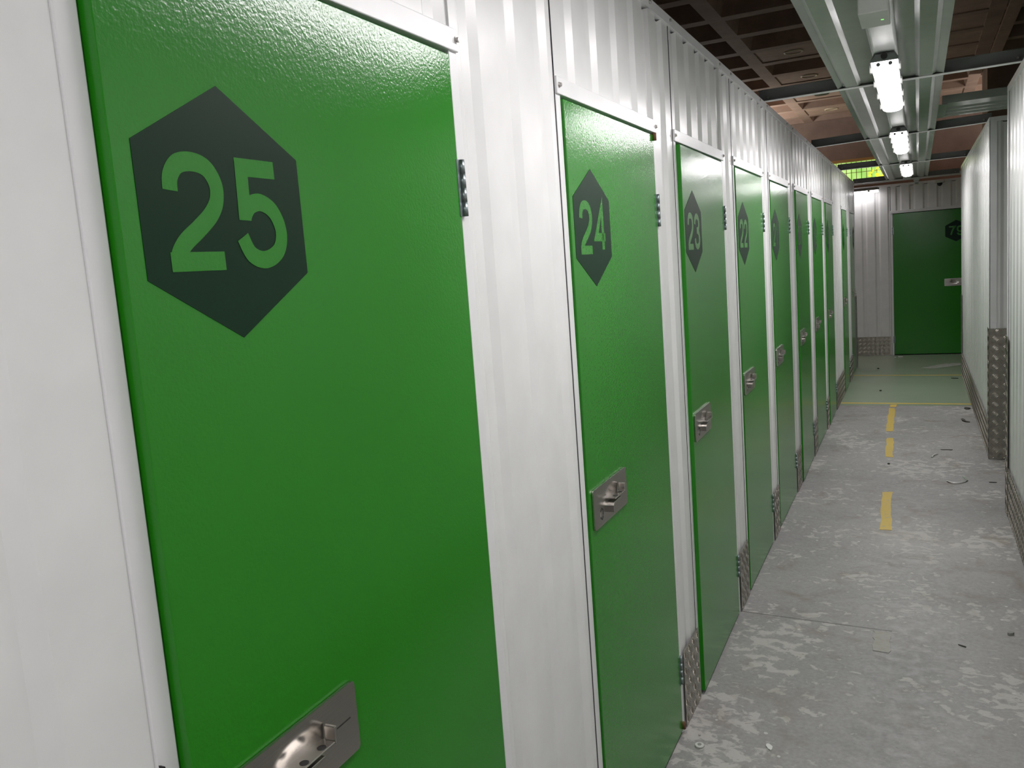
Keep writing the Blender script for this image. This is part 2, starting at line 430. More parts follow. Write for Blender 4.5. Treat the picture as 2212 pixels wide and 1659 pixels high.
def lock_parts(door, S, D):
    """S(u): maps 0..0.28 measured from the latch side onto the door's local u; built in the door's own frame"""
    zb = 0.997; nf = 0.008
    # plate with pressed bowl
    pl = MB(); NU, NZ = 56, 24; W_, H_, r = 0.28, 0.108, 0.008
    def zlim(u):
        e = min(u, W_-u)
        return 0 if e >= r else r-math.sqrt(max(r*r-(r-e)**2, 0))
    pts = []; us = [W_*i/NU for i in range(NU+1)]
    us = sorted(set(us+[0.001, 0.0025, W_-0.001, W_-0.0025]))
    for u in us:
        c = zlim(u)
        for j in range(NZ+1):
            z = c+(H_-2*c)*j/NZ
            d = math.hypot((u-0.150)/0.062, (z-0.060)/0.033)
            dent = 0.0046*max(0, 1-d*d)**1.2
            for cu in (0.125, 0.180):
                d2 = math.hypot((u-cu)/0.024, (z-0.066)/0.03); dent = min(dent+0.0012*math.exp(-2*d2*d2), 0.0054)
            pts.append((S(u), nf-dent, zb+z))
    n1 = NZ+1; fs = [(i*n1+j, (i+1)*n1+j, (i+1)*n1+j+1, i*n1+j+1) for i in range(len(us)-1) for j in range(NZ)]
    pl.add(pts, fs, 0, True)
    # rim: edge skirt
    rim = [i*n1 for i in range(len(us))]+[(len(us)-1)*n1+j for j in range(NZ+1)]+[i*n1+NZ for i in range(len(us)-1, -1, -1)]+[j for j in range(NZ, -1, -1)]
    P = [pts[i] for i in rim]; k = len(P)
    pl.add(P+[(a, 0.003, c) for a, b, c in P], [(i, (i+1) % k, k+(i+1) % k, k+i) for i in range(k)])
    lp = pl.build('lock_plate', 'steel', door)
    # slot
    s_ = MB(); s_.box(S(0.205), S(0.262), nf-0.004, nf+0.0004, zb+0.0565, zb+0.0585)
    s_.build('lock_slot', 'black', door)
    # badge-shaped cut-out low on the plate
    b_ = MB(); cu, cz_ = 0.056, zb+0.032
    outer = [(0, .019), (.012, .008), (.012, -.008), (0, -.019), (-.012, -.008), (-.012, .008)]
    for i in range(6):
        if i in (0, 3): sh = 0.25
        else: sh = 0.0
        a, bq = outer[i], outer[(i+1) % 6]
        a = (a[0]+(bq[0]-a[0])*(0.12+sh), a[1]+(bq[1]-a[1])*(0.12+sh)); bq = (a[0]+(bq[0]-a[0])*0.86, a[1]+(bq[1]-a[1])*0.86)
        kk = 0.72
        q = [(S(cu+a[0]), cz_+a[1]), (S(cu+bq[0]), cz_+bq[1]), (S(cu+bq[0]*kk), cz_+bq[1]*kk), (S(cu+a[0]*kk), cz_+a[1]*kk)]
        b_.prism(q, nf-0.002, nf+0.0005, mi=0 if i != 4 else 1)
    b_.build('plate_cutout', ['black', 'screw'], door)
    # sliding hasp with two holes and an upturned stop
    h = MB(); zh = zb+0.0565
    a0, a1 = sorted((S(0.118), S(0.198)))
    h.box(a0, a1, 0.001, 0.028, zh, zh+0.003)
    e = S(0.198); e2 = S(0.2035)
    h.box(min(e, e2), max(e, e2), 0.010, 0.029, zh-0.001, zh+0.024)
    hh = h.build('hasp', 'steel', door, bevel=0.0012)
    for u in (0.140, 0.178):
        hl = MB(); hl.cyl((S(u), 0.0195), 0.0066, zh+0.0022, zh+0.0034, 'z', 20)
        hl.build('hasp_hole', 'black', door)
    g = MB()
    a0, a1 = sorted((S(0.116), S(0.178)))
    g.box(a0, a1, 0.002, 0.025, zb+0.046, zb+0.049)
    prof = [(0.116, 0.049), (0.110, 0.0465), (0.1075, 0.041), (0.1075, 0.022), (0.1105, 0.022), (0.1105, 0.0405), (0.1125, 0.0445), (0.116, 0.046)]
    pp = [(S(a), zb+b) for a, b in prof]
    if S(1) < S(0): pp = pp[::-1]
    g.prism(pp, 0.004, 0.025)
    g.build('lock_staple', 'steel', door, bevel=0.0008)

WORDS = {25: 'twenty-five', 24: 'twenty-four', 23: 'twenty-three', 22: 'twenty-two', 21: 'twenty-one', 20: 'twenty', 19: 'nineteen', 18: 'eighteen', 17: 'seventeen', 16: 'sixteen', 79: 'seventy-nine'}
def locker(num, loc, rz, W_, label, theta=0.004, mirror=False, phase=0.12, group=True, extra=False, du=0.0):
    """local x runs along the front, local -y faces the corridor; x = 0 is the opening's latch-or-hinge edge on the viewer's left"""
    root = tag(empty('storage_locker', loc, rz), label, 'storage locker', 'storage lockers with numbered green doors' if group else None)
    ZD = 2.10
    jam = MB()
    J = 0.030
    jam.box(-J, 0, -0.05, 0.0, 0, ZD+0.01); jam.box(W_, W_+J, -0.05, 0.0, 0, ZD+0.01)
    jam.box(-J, W_+J, -0.05, 0.0055, ZD, ZD+0.0415)
    fr = jam.build('door_frame', 'trim', root, bevel=0.0018)
    tp = MB(); tp.sheet(-J+0.004, W_+J, ZD+0.038, 2.497, phase, n0=-0.002)
    tp.box(W_+0.004, W_+J+0.002, -0.02, 0.003, ZD+0.0415, 2.49)
    tp.build('transom_panel', 'white', root, recalc=False)
    if num not in (25, 79):
        gb = MB(); gb.box(-J-0.003, -J-0.0002, -0.04, -0.0015, 0, 2.49); gb.build('joint_gap', 'dark', root)
    sc = MB()
    for u in (-J+0.012, W_+J-0.008):
        s1 = MB(); s1.cyl((u, ZD+0.021), 0.0068, 0.0055, 0.0075, seg=16); s1.cyl((u, ZD+0.021), 0.0052, 0.0075, 0.0125, seg=6, r2=0.0046)
        s1.build('screw', 'screw', root)
    for u in (-J+0.014, W_+J-0.006):
        s1 = MB(); s1.cyl((u, 2.512), 0.006, 0.004, 0.010, seg=6); s1.build('screw', 'screw', root)
    # the leaf, its origin on the hinge side
    hx = 0.0 if mirror else W_
    sgn = -1 if mirror else 1
    e = bpy.data.objects.new
    lf = MB(o=(-hx, 0, 0)); g_ = 0.0035
    lf.box(g_, W_-g_, -0.038, 0.002, 0.014, ZD-0.008)
    door = lf.build('door', 'green', root, bevel=0.0015)
    door.location = (hx, 0, 0)
    door.rotation_euler = (0, 0, theta*sgn)
    S = (lambda u: u+0.024+du-W_) if not mirror else (lambda u: W_-0.040-u)
    # number sign: pointed-top hexagon with the number in the door's green
    cu = (0.165+du*0.7-W_) if not mirror else (W_-0.165)
    sg = MB(); cz_ = 1.7835; hw_, hh_, hs = 0.1400, 0.1530, 0.0765
    sg.prism([(cu, cz_+hh_), (cu+hw_, cz_+hs), (cu+hw_, cz_-hs), (cu, cz_-hh_), (cu-hw_, cz_-hs), (cu-hw_, cz_+hs)], 0.002, 0.0027, 0)
    s_ = str(num); dw, dh = 0.097, 0.138
    gap = 0.013; tot = 2*dw+gap
    for i, ch in enumerate(s_):
        digit(sg, ch, cu-tot/2+i*(dw+gap), cz_-dh/2+0.001, dw, dh, 0.0112, 0.0030, 1)
    sg.build('number_sign', ['sign', 'green'], door)
    lock_parts(door, S, door)
    for z0 in (0.185, 1.797):
        hb = MB(); hu = (W_+0.006 if not mirror else -0.006)
        for i in range(4):
            za = z0+0.105*i/4
            hb.cyl((hu, 0.0052), 0.0056, za+0.0002, za+0.105/4-0.0002, 'z', 18)
        hb.cyl((hu, 0.0052), 0.0050, z0, z0+0.105, 'z', 14)
        hb.box(hu-0.016*sgn if not mirror else hu, hu if not mirror else hu+0.016, 0.001, 0.0035, z0, z0+0.105)
        hb.build('hinge', 'zinc', root)
    if extra:
        for z0 in (2.074, 0.02):
            q = MB(); q.cyl((W_-0.004, 0.006), 0.007, z0, z0+0.024, 'z', 10); q.build('hinge_plug', 'brownbit', root)['label'] = 'brown plug at the door corner'
    return root

DOORS = [  # number, y left, y right, leaf angle, transom phase, label
 (25, 0.650, 1.445, 0.0165, 0.05, 'white-framed storage locker nearest the camera, large green door numbered twenty-five'),
 (24, 1.995, 2.800, 0.0045, 0.093, 'storage locker with green door numbered twenty-four, second along the row from the camera'),
 (23, 3.095, 3.885, 0.0160, 0.060, 'storage locker with slightly ajar greyish green door numbered twenty-three'),
 (22, 4.172, 4.955, 0.0040, 0.07, 'storage locker with green door numbered twenty-two, fourth along the row'),
 (21, 5.232, 6.020, 0.0030, 0.05, 'storage locker with green door numbered twenty-one, fifth along the row'),
 (20, 6.345, 7.135, 0.0130, 0.08, 'storage locker with dull green door numbered twenty, sixth along the row'),
 (19, 7.437, 8.230, 0.0020, 0.06, 'storage locker with bright green door numbered nineteen, seventh along the row'),
 (18, 8.495, 9.275, 0.0120, 0.05, 'storage locker with green door numbered eighteen, before the wide ribbed wall gap'),
 (17, 10.410, 11.200, 0.010, 0.07, 'storage locker with pale reflecting door, just past the wide ribbed wall gap'),
 (16, 11.760, 12.550, -0.004, 0.06, 'last storage locker of the left row, hinged opposite, beside the corridor corner'),
]
for i, (num, y0, y1, th, ph, lab) in enumerate(DOORS):
    locker(num, (0, y0, 0), math.pi/2, y1-y0, lab, th, mirror=(num == 16), phase=ph, extra=(num == 24), du=(0.008 if num == 25 else 0.0))
# door 79 hinges on the viewer's left and latches on the right
locker(79, (0.445, Y_END, 0), 0, 0.995, 'storage locker facing down the corridor from the end wall, dark green door seventy-nine', 0.0, mirror=True, phase=0.10)

# ------------------------------------------------------------------ walls
def wall(name, frame, spans, phases, u_all, z0=0.0, z1=ZT, track=True, back=0.09):
    mb = MB(**frame)
    for (a, b), ph in zip(spans, phases):
        mb.sheet(a, b, z0, 2.497, ph)
    # dark backing added behind the cladding to block light; top track and floor track
    mb.box(u_all[0]+0.03, u_all[1]-0.03, -back, -0.052, 0, 2.50, 2)
    mb.box(u_all[0], u_all[1], -back, 0.004, 2.494, z1, 1)
    o = mb.build(name, ['white', 'trim', 'dark'], recalc=False)
    return struct(o)
spansL = [(-3.0, 0.620)]; phL = [0.496]
for (a, b) in zip(DOORS, DOORS[1:]):
    spansL.append((a[2]+0.031, b[1]-0.0325)); phL.append(b[1]-0.0325-0.10)
phL[1] = 1.553
spansL.append((12.581, 12.66)); phL.append(12.60)
wall('wall_left', LEFT, spansL, phL, (-3.0, 12.66))
wall('wall_right', RIGHT, [(-3.0, 5.852)], [0.03], (-3.0, 5.852))
wall('wall_far_right', RIGHT, [(7.24, 11.76)], [7.33], (7.24, 11.76))
wall('wall_end', ENDW, [(-6.0, 0.411), (1.472, 7.0)], [0.075, 1.55], (-6.0, 7.0))
# the walls' end faces towards the side corridors
wall('wall_left_return', dict(o=(0, 12.66, 0), U=(1, 0, 0), N=(0, 1, 0)), [(-5.9, -0.004)], [-0.1], (-5.9, -0.02))
wall('wall_near_return', dict(o=(XR, 5.852, 0), U=(1, 0, 0), N=(0, 1, 0)), [(0.003, 5.0)], [-0.055], (0.02, 5.0))
wall('wall_opening_return', dict(o=(XR, 7.24, 0), U=(1, 0, 0), N=(0, -1, 0)), [(0.003, 5.0)], [-0.055], (0.02, 5.0))
wall('wall_far_return', dict(o=(XR, 11.76, 0), U=(1, 0, 0), N=(0, 1, 0)), [(0.003, 5.0)], [-0.055], (0.02, 5.0))
for nm, fr_, u in (('trim_1', RIGHT, 5.852), ('trim_2', RIGHT, 7.24), ('trim_3', RIGHT, 11.76), ('trim_4', LEFT, 12.66)):
    q = MB(**fr_); s = 1 if u in (5.852, 11.76, 12.66) else -1
    a, b = sorted((u-0.045*s, u+0.004*s)); q.box(a, b, -0.001, 0.003, 0, 2.497)
    a, b = sorted((u+0.001*s, u+0.004*s)); q.box(a, b, -0.045, 0.003, 0, 2.497)
    struct(q.build(nm, 'trim'))
# edge stiffening strips against the end wall's door and the cavity behind the camera
q = MB(); q.box(-0.1, 1.4, 3.0, 3.1, 0, ZT); struct(q.build('wall_behind', 'white'))

# ------------------------------------------------------------------ tread plates
KG = 'tread-plate kick plates between the lockers'
def kick(frame, u0, u1, h, label, grp=None, n=0.004):
    q = MB(**frame); q.box(u0, u1, n, n+0.0025, 0.004, h)
    q.tread(max(u0, 1.4) if u1 > 1.4 else u0, u1, n+0.0024, 0.006, h-0.002)
    return tag(q.build('kick_plate', 'tread', recalc=False), label, 'kick plate', grp)
names = ['first gap, between doors twenty-five and twenty-four', 'gap between doors twenty-four and twenty-three', 'gap between doors twenty-three and twenty-two',
         'gap between doors twenty-two and twenty-one', 'gap between doors twenty-one and twenty', 'gap between doors twenty and nineteen',
         'gap between doors nineteen and eighteen', 'wide gap past door eighteen', 'gap before the last locker']
for i, (a, b) in enumerate(zip(DOORS, DOORS[1:])):
    kick(LEFT, a[2]+0.040, b[1]-0.032, 0.288, 'metal tread kick plate at the foot of the '+names[i], KG)
kick(LEFT, -2.9, 0.612, 0.288, 'metal tread kick plate before door twenty-five', KG)
kick(RIGHT, -2.9, 5.715, 0.305, 'long metal tread kick plate along the near right-hand wall')
kick(RIGHT, 7.375, 11.65, 0.29, 'long metal tread kick plate along the far right-hand wall')
kick(ENDW, -1.5, 0.400, 0.288, 'metal tread kick plate on the end wall beside door seventy-nine')
def guard(frame, u, s, h, label, n=0.0065, leg=0.125):
    q = MB(**frame)
    a, b = sorted((u-leg*s, u+0.008*s)); q.box(a, b, n, n+0.0025, 0.004, h)
    a, b = sorted((u+0.0055*s, u+0.008*s)); q.box(a, b, -leg, n+0.0025, 0.004, h)
    q.tread(*sorted((u-leg*s, u+0.007*s)), n+0.0024, 0.006, h-0.002, 0.050)
    F = q.o+q.U*(u+0.008*s); q2 = MB(o=F, U=frame['N'], N=Vector(frame['U'])*s); q2.tread(-leg, n, -0.0001, 0.006, h-0.002, 0.050)
    k = len(q.v); q.v += q2.v; q.f += [[i+k for i in ff] for ff in q2.f]; q.mi += q2.mi; q.smooth += q2.smooth
    return tag(q.build('corner_guard', 'tread', recalc=False), label, 'corner guard', 'tread-plate corner guards')
guard(RIGHT, 5.852, 1, 1.09, 'tall tread-plate corner guard on the near end of the side opening')
guard(RIGHT, 7.24, -1, 0.997, 'tall tread-plate corner guard facing the camera across the side opening')
guard(RIGHT, 11.76, 1, 1.0, 'tread-plate corner guard at the far end of the right-hand wall', leg=0.1)
guard(LEFT, 12.66, 1, 1.0, 'tread-plate corner guard with bright glints past the last left locker', leg=0.1)
q = MB(**LEFT); q.prism([(0.6215, 1.166), (0.6245, 1.1645), (0.6310, 1.100), (0.6280, 1.100)], 0.0001, 0.007); tag(q.build('black_strip', 'black'), 'thin black strip on the jamb beside door twenty-five', 'strip')  # thin slanted black strip on the jamb

# ------------------------------------------------------------------ corridor soffit, cross bars
SX0, SX1 = 0.394, 0.908
BARS = [-0.2, 2.45, 5.13, 7.70, 10.46, 13.02]
def soffit_seg(y0, y1):
    # ribs run along y: profile over x
    per = 0.178; pts = [(SX0, 0.030), (SX0, 0.0)]
    k = 0
    prof = []
    x = 0.497
    brk = []
    for j in range(-1, 3):
        b0 = x+j*per
        brk += [(b0, 0.0), (b0+0.018, 0.012), (b0+0.10, 0.012), (b0+0.118, 0.0)]
    prof = [(SX0, 0.03), (SX0+0.001, 0.0)]+[p for p in brk if SX0+0.01 < p[0] < SX1-0.01]+[(SX1-0.001, 0.0 if not (x+2*per+0.018 < SX1) else 0.0), (SX1, 0.03)]
    q = MB(U=(1, 0, 0), N=(0, 1, 0)); P = []
    for a, h in prof: P += [(a, y0, 2.529+h), (a, y1, 2.529+h)]
    q.add(P, [(2*i, 2*i+2, 2*i+3, 2*i+1) for i in range(len(prof)-1)])
    return q
yy = [-3.0]+BARS
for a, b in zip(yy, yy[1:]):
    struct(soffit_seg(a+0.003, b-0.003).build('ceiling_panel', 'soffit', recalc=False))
names = ['behind the camera', 'above door twenty-four', 'nearest in view, above door twenty-one', 'second in view, above door nineteen', 'third in view, dark, before the green window', 'at the end of the white ceiling strip']
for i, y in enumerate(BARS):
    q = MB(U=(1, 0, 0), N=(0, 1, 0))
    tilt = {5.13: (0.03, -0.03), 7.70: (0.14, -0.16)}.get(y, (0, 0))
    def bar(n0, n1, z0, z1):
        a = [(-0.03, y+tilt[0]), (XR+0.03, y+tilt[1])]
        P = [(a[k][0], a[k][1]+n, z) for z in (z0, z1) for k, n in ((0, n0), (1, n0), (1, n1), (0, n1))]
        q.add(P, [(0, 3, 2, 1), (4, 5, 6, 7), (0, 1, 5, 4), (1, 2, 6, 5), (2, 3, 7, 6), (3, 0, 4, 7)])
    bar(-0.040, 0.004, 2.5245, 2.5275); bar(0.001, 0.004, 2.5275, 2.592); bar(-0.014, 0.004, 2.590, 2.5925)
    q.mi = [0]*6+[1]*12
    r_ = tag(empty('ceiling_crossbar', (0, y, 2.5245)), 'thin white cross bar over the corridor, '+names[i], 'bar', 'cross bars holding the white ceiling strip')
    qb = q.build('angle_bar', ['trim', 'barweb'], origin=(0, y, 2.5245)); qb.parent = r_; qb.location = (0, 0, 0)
    for xx in (0.02, XR-0.02):
        s1 = MB(U=(1, 0, 0), N=(0, 1, 0), o=(0, -y, -2.5245)); yb = y+(tilt[0] if xx < 0.5 else tilt[1])
        s1.cyl((xx, 2.55), 0.006, yb-0.006, yb+0.001, seg=8); s1.build('screw', 'screw', r_)
# tray over the side opening
q = MB(U=(0, 1, 0), N=(1, 0, 0)); prof = []
y0, y1 = 6.36, 7.06
prof = [(y0, 0.05), (y0+0.002, 0)]
b0 = y0+0.20
for j in range(3): prof += [(b0, 0), (b0+0.02, 0.012), (b0+0.10, 0.012), (b0+0.12, 0)]; b0 += 0.16
prof += [(y1-0.002, 0), (y1, 0.05)]
P = []
for a, h in prof: P += [(a, SX1+0.02, 2.548+h), (a, 5.5, 2.548+h)]
q.add(P, [(2*i, 2*i+2, 2*i+3, 2*i+1) for i in range(len(prof)-1)])
q.box(y0+0.02, y1-0.02, SX1-0.01, SX1+0.05, 2.543, 2.547)
struct(q.build('ceiling_side_panel', 'soffit', recalc=False))
# cable trunking down the middle of the soffit
q = MB(U=(1, 0, 0), N=(0, 1, 0))
q.prism([(0.610, 2.529), (0.612, 2.506), (0.618, 2.503), (0.698, 2.503), (0.704, 2.506), (0.706, 2.529)], -2.9, 12.9, axis='n')
tag(q.build('cable_trunking', 'trim'), 'long white cable trunking down the middle of the ceiling strip', 'cable trunking')

# ------------------------------------------------------------------ lights
def batten(name, loc, rz, L, label, grp, lamp='tube'):
    """local: length along +y, hangs below z=0"""
    r = tag(empty(name, loc, rz), label, 'ceiling light', grp)
    h = MB(U=(1, 0, 0), N=(0, 1, 0))
    sec = [(-0.040, 0.0), (0.040, 0.0), (0.058, -0.030), (0.058, -0.040), (-0.058, -0.040), (-0.058, -0.030)]
    # sloping end noses
    def ring(y, k, dz=0): return [(a*k, y, z*(1 if z < -0.02 else 1)+dz*(1 if z > -0.02 else 0)) for a, z in sec]
    rings = [ring(0, 0.90, -0.012), ring(0.018, 1.0), ring(L-0.018, 1.0), ring(L, 0.90, -0.012)]
    P = [p for q_ in rings for p in q_]; fs = [tuple(range(5, -1, -1)), tuple(range(18, 24))]
    for i in range(3):
        for j in range(6): fs.append((i*6+j, i*6+(j+1) % 6, (i+1)*6+(j+1) % 6, (i+1)*6+j))
    h.add(P, fs); h.build('housing', 'housing', r, bevel=0.002)
    d = MB(U=(1, 0, 0), N=(0, 1, 0)); sect = []
    for i in range(13):
        t = math.pi*i/12; sect.append((-0.054*math.cos(t) if abs(math.cos(t)) < 0.999 else -0.054*math.cos(t), -0.040-0.034*math.sin(t)**0.5))
    ends = [(0.004, 0.80), (0.012, 0.93), (0.03, 1.0), (L-0.03, 1.0), (L-0.012, 0.93), (L-0.004, 0.80)]
    P = []; k = len(sect)
    for y, s_ in ends: P += [(a*(0.9+0.1*s_), y, -0.040+(z+0.040)*s_) for a, z in sect]
    fs = [(i*k+j, i*k+j+1, (i+1)*k+j+1, (i+1)*k+j) for i in range(len(ends)-1) for j in range(k-1)]+[tuple(range(k-1, -1, -1)), tuple(range((len(ends)-1)*k, len(ends)*k))]
    d.add(P, fs, 0, True)
    nb = (len(ends)-1)*(k-1); d.mi = [0 if (q_ < nb and 3 <= q_ % (k-1) <= 8) else 1 for q_ in range(len(fs))]
    d.build('diffuser', [lamp, 'tube_side'], r)
    g = MB(U=(1, 0, 0), N=(0, 1, 0)); g.cyl((0, -0.020), 0.0135, -0.006, 0.012, 'n', 20); g.build('cable_gland', 'black', r)
    for u in (-0.024, 0.024):
        c = MB(U=(1, 0, 0), N=(0, 1, 0)); c.cyl((u, -0.052), 0.008, 0.0015, 0.012, 'n', 14); c.build('end_clip', 'housing', r)
    for i in range(4):
        y = 0.12+(L-0.24)*i/3
        for s_ in (-1, 1):
            c = MB(U=(1, 0, 0), N=(0, 1, 0)); a, b = sorted((s_*0.055, s_*0.0635)); c.box(a, b, y, y+0.03, -0.062, -0.028)
            c.build('side_clip', 'plastic', r)
    return r
LG = 'weatherproof battens under the ceiling strip'
batten('ceiling_light', (0.655, -1.30, 2.503), 0, 1.40, 'lit white batten behind the camera', LG)
batten('ceiling_light', (0.655, 1.32, 2.503), 0, 1.40, 'lit white batten over door twenty-five, out of the picture', LG)
batten('ceiling_light', (0.655, 4.16, 2.503), 0, 1.40, 'largest lit white batten with grey end cap, nearest under the ceiling strip', LG)
batten('ceiling_light', (0.660, 6.86, 2.503), 0, 1.40, 'middle lit white batten under the ceiling strip', LG)
batten('ceiling_light', (0.675, 9.80, 2.503), 0, 1.40, 'smallest lit white batten, farthest under the ceiling strip', LG)
batten('ceiling_light', (0.27, 13.82, 2.500), math.pi/2, 1.40, 'lit white batten lying crosswise at the top of the end wall', None, 'tube_dim')
q = MB(U=(1, 0, 0), N=(0, 1, 0))
r_ = tag(empty('junction_box', (0.652, 3.2, 2.503)), 'small white box with a green indicator on the ceiling strip above the nearest batten', 'junction box')
q = MB(U=(1, 0, 0), N=(0, 1, 0)); q.box(-0.047, 0.047, 0, 0.215, -0.060, 0.0); q.build('box_body', 'plastic', r_, bevel=0.004)
q = MB(U=(1, 0, 0), N=(0, 1, 0)); q.box(0.020, 0.029, 0.115, 0.123, -0.0608, -0.0595); q.build('indicator', 'led', r_)
# sensor and dome camera at the end of the corridor
r_ = tag(empty('motion_sensor', (0.768, 12.98, 2.529)), 'small white sensor hanging at the end of the ceiling strip', 'sensor')
q = MB(U=(1, 0, 0), N=(0, 1, 0)); q.box(-0.036, 0.036, -0.03, 0.03, -0.045, 0.0); q.build('bracket', 'plastic', r_, bevel=0.004)
q = MB(U=(1, 0, 0), N=(0, 1, 0)); q.box(-0.030, 0.030, -0.028, 0.028, -0.095, -0.045); q.build('sensor_head', 'plastic', r_, bevel=0.008)
q = MB(U=(1, 0, 0), N=(0, 1, 0)); q.box(-0.018, 0.018, -0.030, -0.027, -0.088, -0.072); q.build('lens', 'housing', r_)
r_ = tag(empty('dome_camera', (1.067, 13.90, 2.515)), 'small white dome security camera at the top of the end wall', 'camera')
q = MB(U=(1, 0, 0), N=(0, 1, 0)); q.box(-0.062, 0.062, -0.06, 0.042, -0.040, 0.0); q.build('camera_base', 'plastic', r_, bevel=0.006)
q = MB(U=(1, 0, 0), N=(0, 1, 0)); R_ = 0.036
for i in range(8):
    t0, t1 = math.pi/2*i/8, math.pi/2*(i+1)/8
    q.cyl((0, -0.01), R_*math.cos(t0), -0.040-0.045*math.sin(t0), -0.040-0.045*math.sin(t1), 'z', 20, 0, R_*math.cos(t1)+0.0002)
q.build('dome', 'black', r_)
# rail above the end wall, conduit and black tray
q = MB(U=(1, 0, 0), N=(0, 1, 0)); q.box(-5.5, 7.0, 13.50, 13.53, 2.537, 2.590); struct(q.build('trim_5', 'trim'))
q = MB(U=(1, 0, 0), N=(0, 1, 0)); q.prism([(-0.32, 2.565), (0.02, 2.565), (0.08, 2.548), (0.36, 2.548), (0.36, 2.556), (0.10, 2.558), (0.05, 2.600), (-0.02, 2.600), (-0.06, 2.585), (-0.32, 2.585)], 13.40, 13.46, axis='n')
tag(q.build('cable_tray', 'black'), 'black cable tray below the green window', 'cable tray')

# ------------------------------------------------------------------ the building above
YB = 16.5; ZC = 3.90
q = MB()
WX0, WX1, WZ0, WZ1 = -2.6, 0.62, 2.775, 3.185
for a, b, c, d in ((-6, WX0, 0, 4.4), (WX1, 8, 0, 4.4), (WX0, WX1, 0, WZ0), (WX0, WX1, WZ1, 4.4)):
    q.box(a, b, -YB-0.25, -YB, c, d)
q.o = Vector((0, 0, 0)); 
struct(q.build('wall_building', 'brown'))
r_ = struct(empty('window_1', (0, YB, WZ0)))
q = MB(U=(1, 0, 0), N=(0, 1, 0)); q.box(WX0, WX1, 0.13, 0.14, 0, WZ1-WZ0); q.build('pane', 'window', r_)
q = MB(U=(1, 0, 0), N=(0, 1, 0)); x = WX0
while x < WX1: q.box(x-0.005, x+0.005, 0.115, 0.13, 0, WZ1-WZ0); x += 0.083
for z in (0.18, 0.37): q.box(WX0, WX1, 0.117, 0.13, z-0.004, z+0.004)
q.build('window_bars', 'tan', r_)
q = MB(U=(1, 0, 0), N=(0, 1, 0)); q.box(WX0, WX1, 0.0, 0.14, WZ1-WZ0-0.045, WZ1-WZ0); q.box(WX0, WX1, 0.0, 0.14, 0, 0.03); q.build('window_frame', 'tan', r_)
q = MB(U=(1, 0, 0), N=(0, 1, 0))
for i in range(70):
    cx_, cz_ = random.gauss(0.28, 0.11), abs(random.gauss(0, 0.12))+0.05
    a = random.uniform(0, 6.28); l = random.uniform(0.02, 0.045); w_ = l*0.6
    dx, dz = math.cos(a)*l, math.sin(a)*l; ex, ez = -math.sin(a)*w_, math.cos(a)*w_; yv = random.uniform(0.06, 0.11)
    q.add([(cx_-dx, yv, cz_-dz), (cx_+ex, yv+0.01, cz_+ez), (cx_+dx, yv, cz_+dz), (cx_-ex, yv-0.008, cz_-ez)], [(0, 1, 2, 3)])
lv = q.build('foliage', 'leaf'); lv.location = (0, YB, WZ0); lv['kind'] = 'stuff'; lv['label'] = 'bright yellow leaves at the green window'; lv['category'] = 'leaves'

# waffle ceiling
XN = [-0.947+0.82*k for k in range(-6, 9)]
YN = [8.59+0.79*k for k in range(-14, 11)]
RW = 0.075
q = MB(U=(1, 0, 0), N=(0, 1, 0))
q.box(-6, 8, -3.2, YB, 4.30, 4.45)
PLATES = {}
def coffer(x0, x1, y0, y1):
    """inside faces of one tapered coffer between rib edges"""
    a = 0.075
    lo = [(x0+RW, y0+RW), (x1-RW, y0+RW), (x1-RW, y1-RW), (x0+RW, y1-RW)]
    hi = [(x0+RW+a, y0+RW+a), (x1-RW-a, y0+RW+a), (x1-RW-a, y1-RW-a), (x0+RW+a, y1-RW-a)]
    P = [(p[0], p[1], ZC) for p in lo]+[(p[0], p[1], ZC+0.30) for p in hi]
    q.add(P, [(0, 1, 5, 4), (1, 2, 6, 5), (2, 3, 7, 6), (3, 0, 4, 7), (4, 5, 6, 7)])
def rib_frame(x0, x1, y0, y1):
    o_ = [(x0, y0), (x1, y0), (x1, y1), (x0, y1)]
    i_ = [(x0+RW, y0+RW), (x1-RW, y0+RW), (x1-RW, y1-RW), (x0+RW, y1-RW)]
    q.add([(a, b, ZC) for a, b in o_+i_], [(k, (k+1) % 4, 4+(k+1) % 4, 4+k) for k in range(4)])
pl = MB(U=(1, 0, 0), N=(0, 1, 0))
rings = []
for ix in range(len(XN)-1):
    for iy in range(len(YN)-1):
        x0, x1, y0, y1 = XN[ix], XN[ix+1], YN[iy], YN[iy+1]
        rib_frame(x0, x1, y0, y1)
        k = iy-14
        col_ = ix-6      # 0: between -0.947 and -0.127
        if (col_ == 0 and k in (2, 4, 6, 8)) or (col_ in (1, 2) and -3 <= k <= 5) or (col_ == 2 and k == 8):
            pl.box(x0+RW-0.01, x1-RW+0.01, y0+RW-0.035, y1-RW+0.035, ZC+0.012, ZC+0.03)
            if col_ == 0: rings.append((k, (x0+x1)/2+0.06, (y0+y1)/2))
        coffer(x0, x1, y0, y1)
ce = struct(q.build('ceiling', 'ceil', recalc=False))
pc = pl.build('infill_plates', 'plate', ce); pc['kind'] = 'stuff'
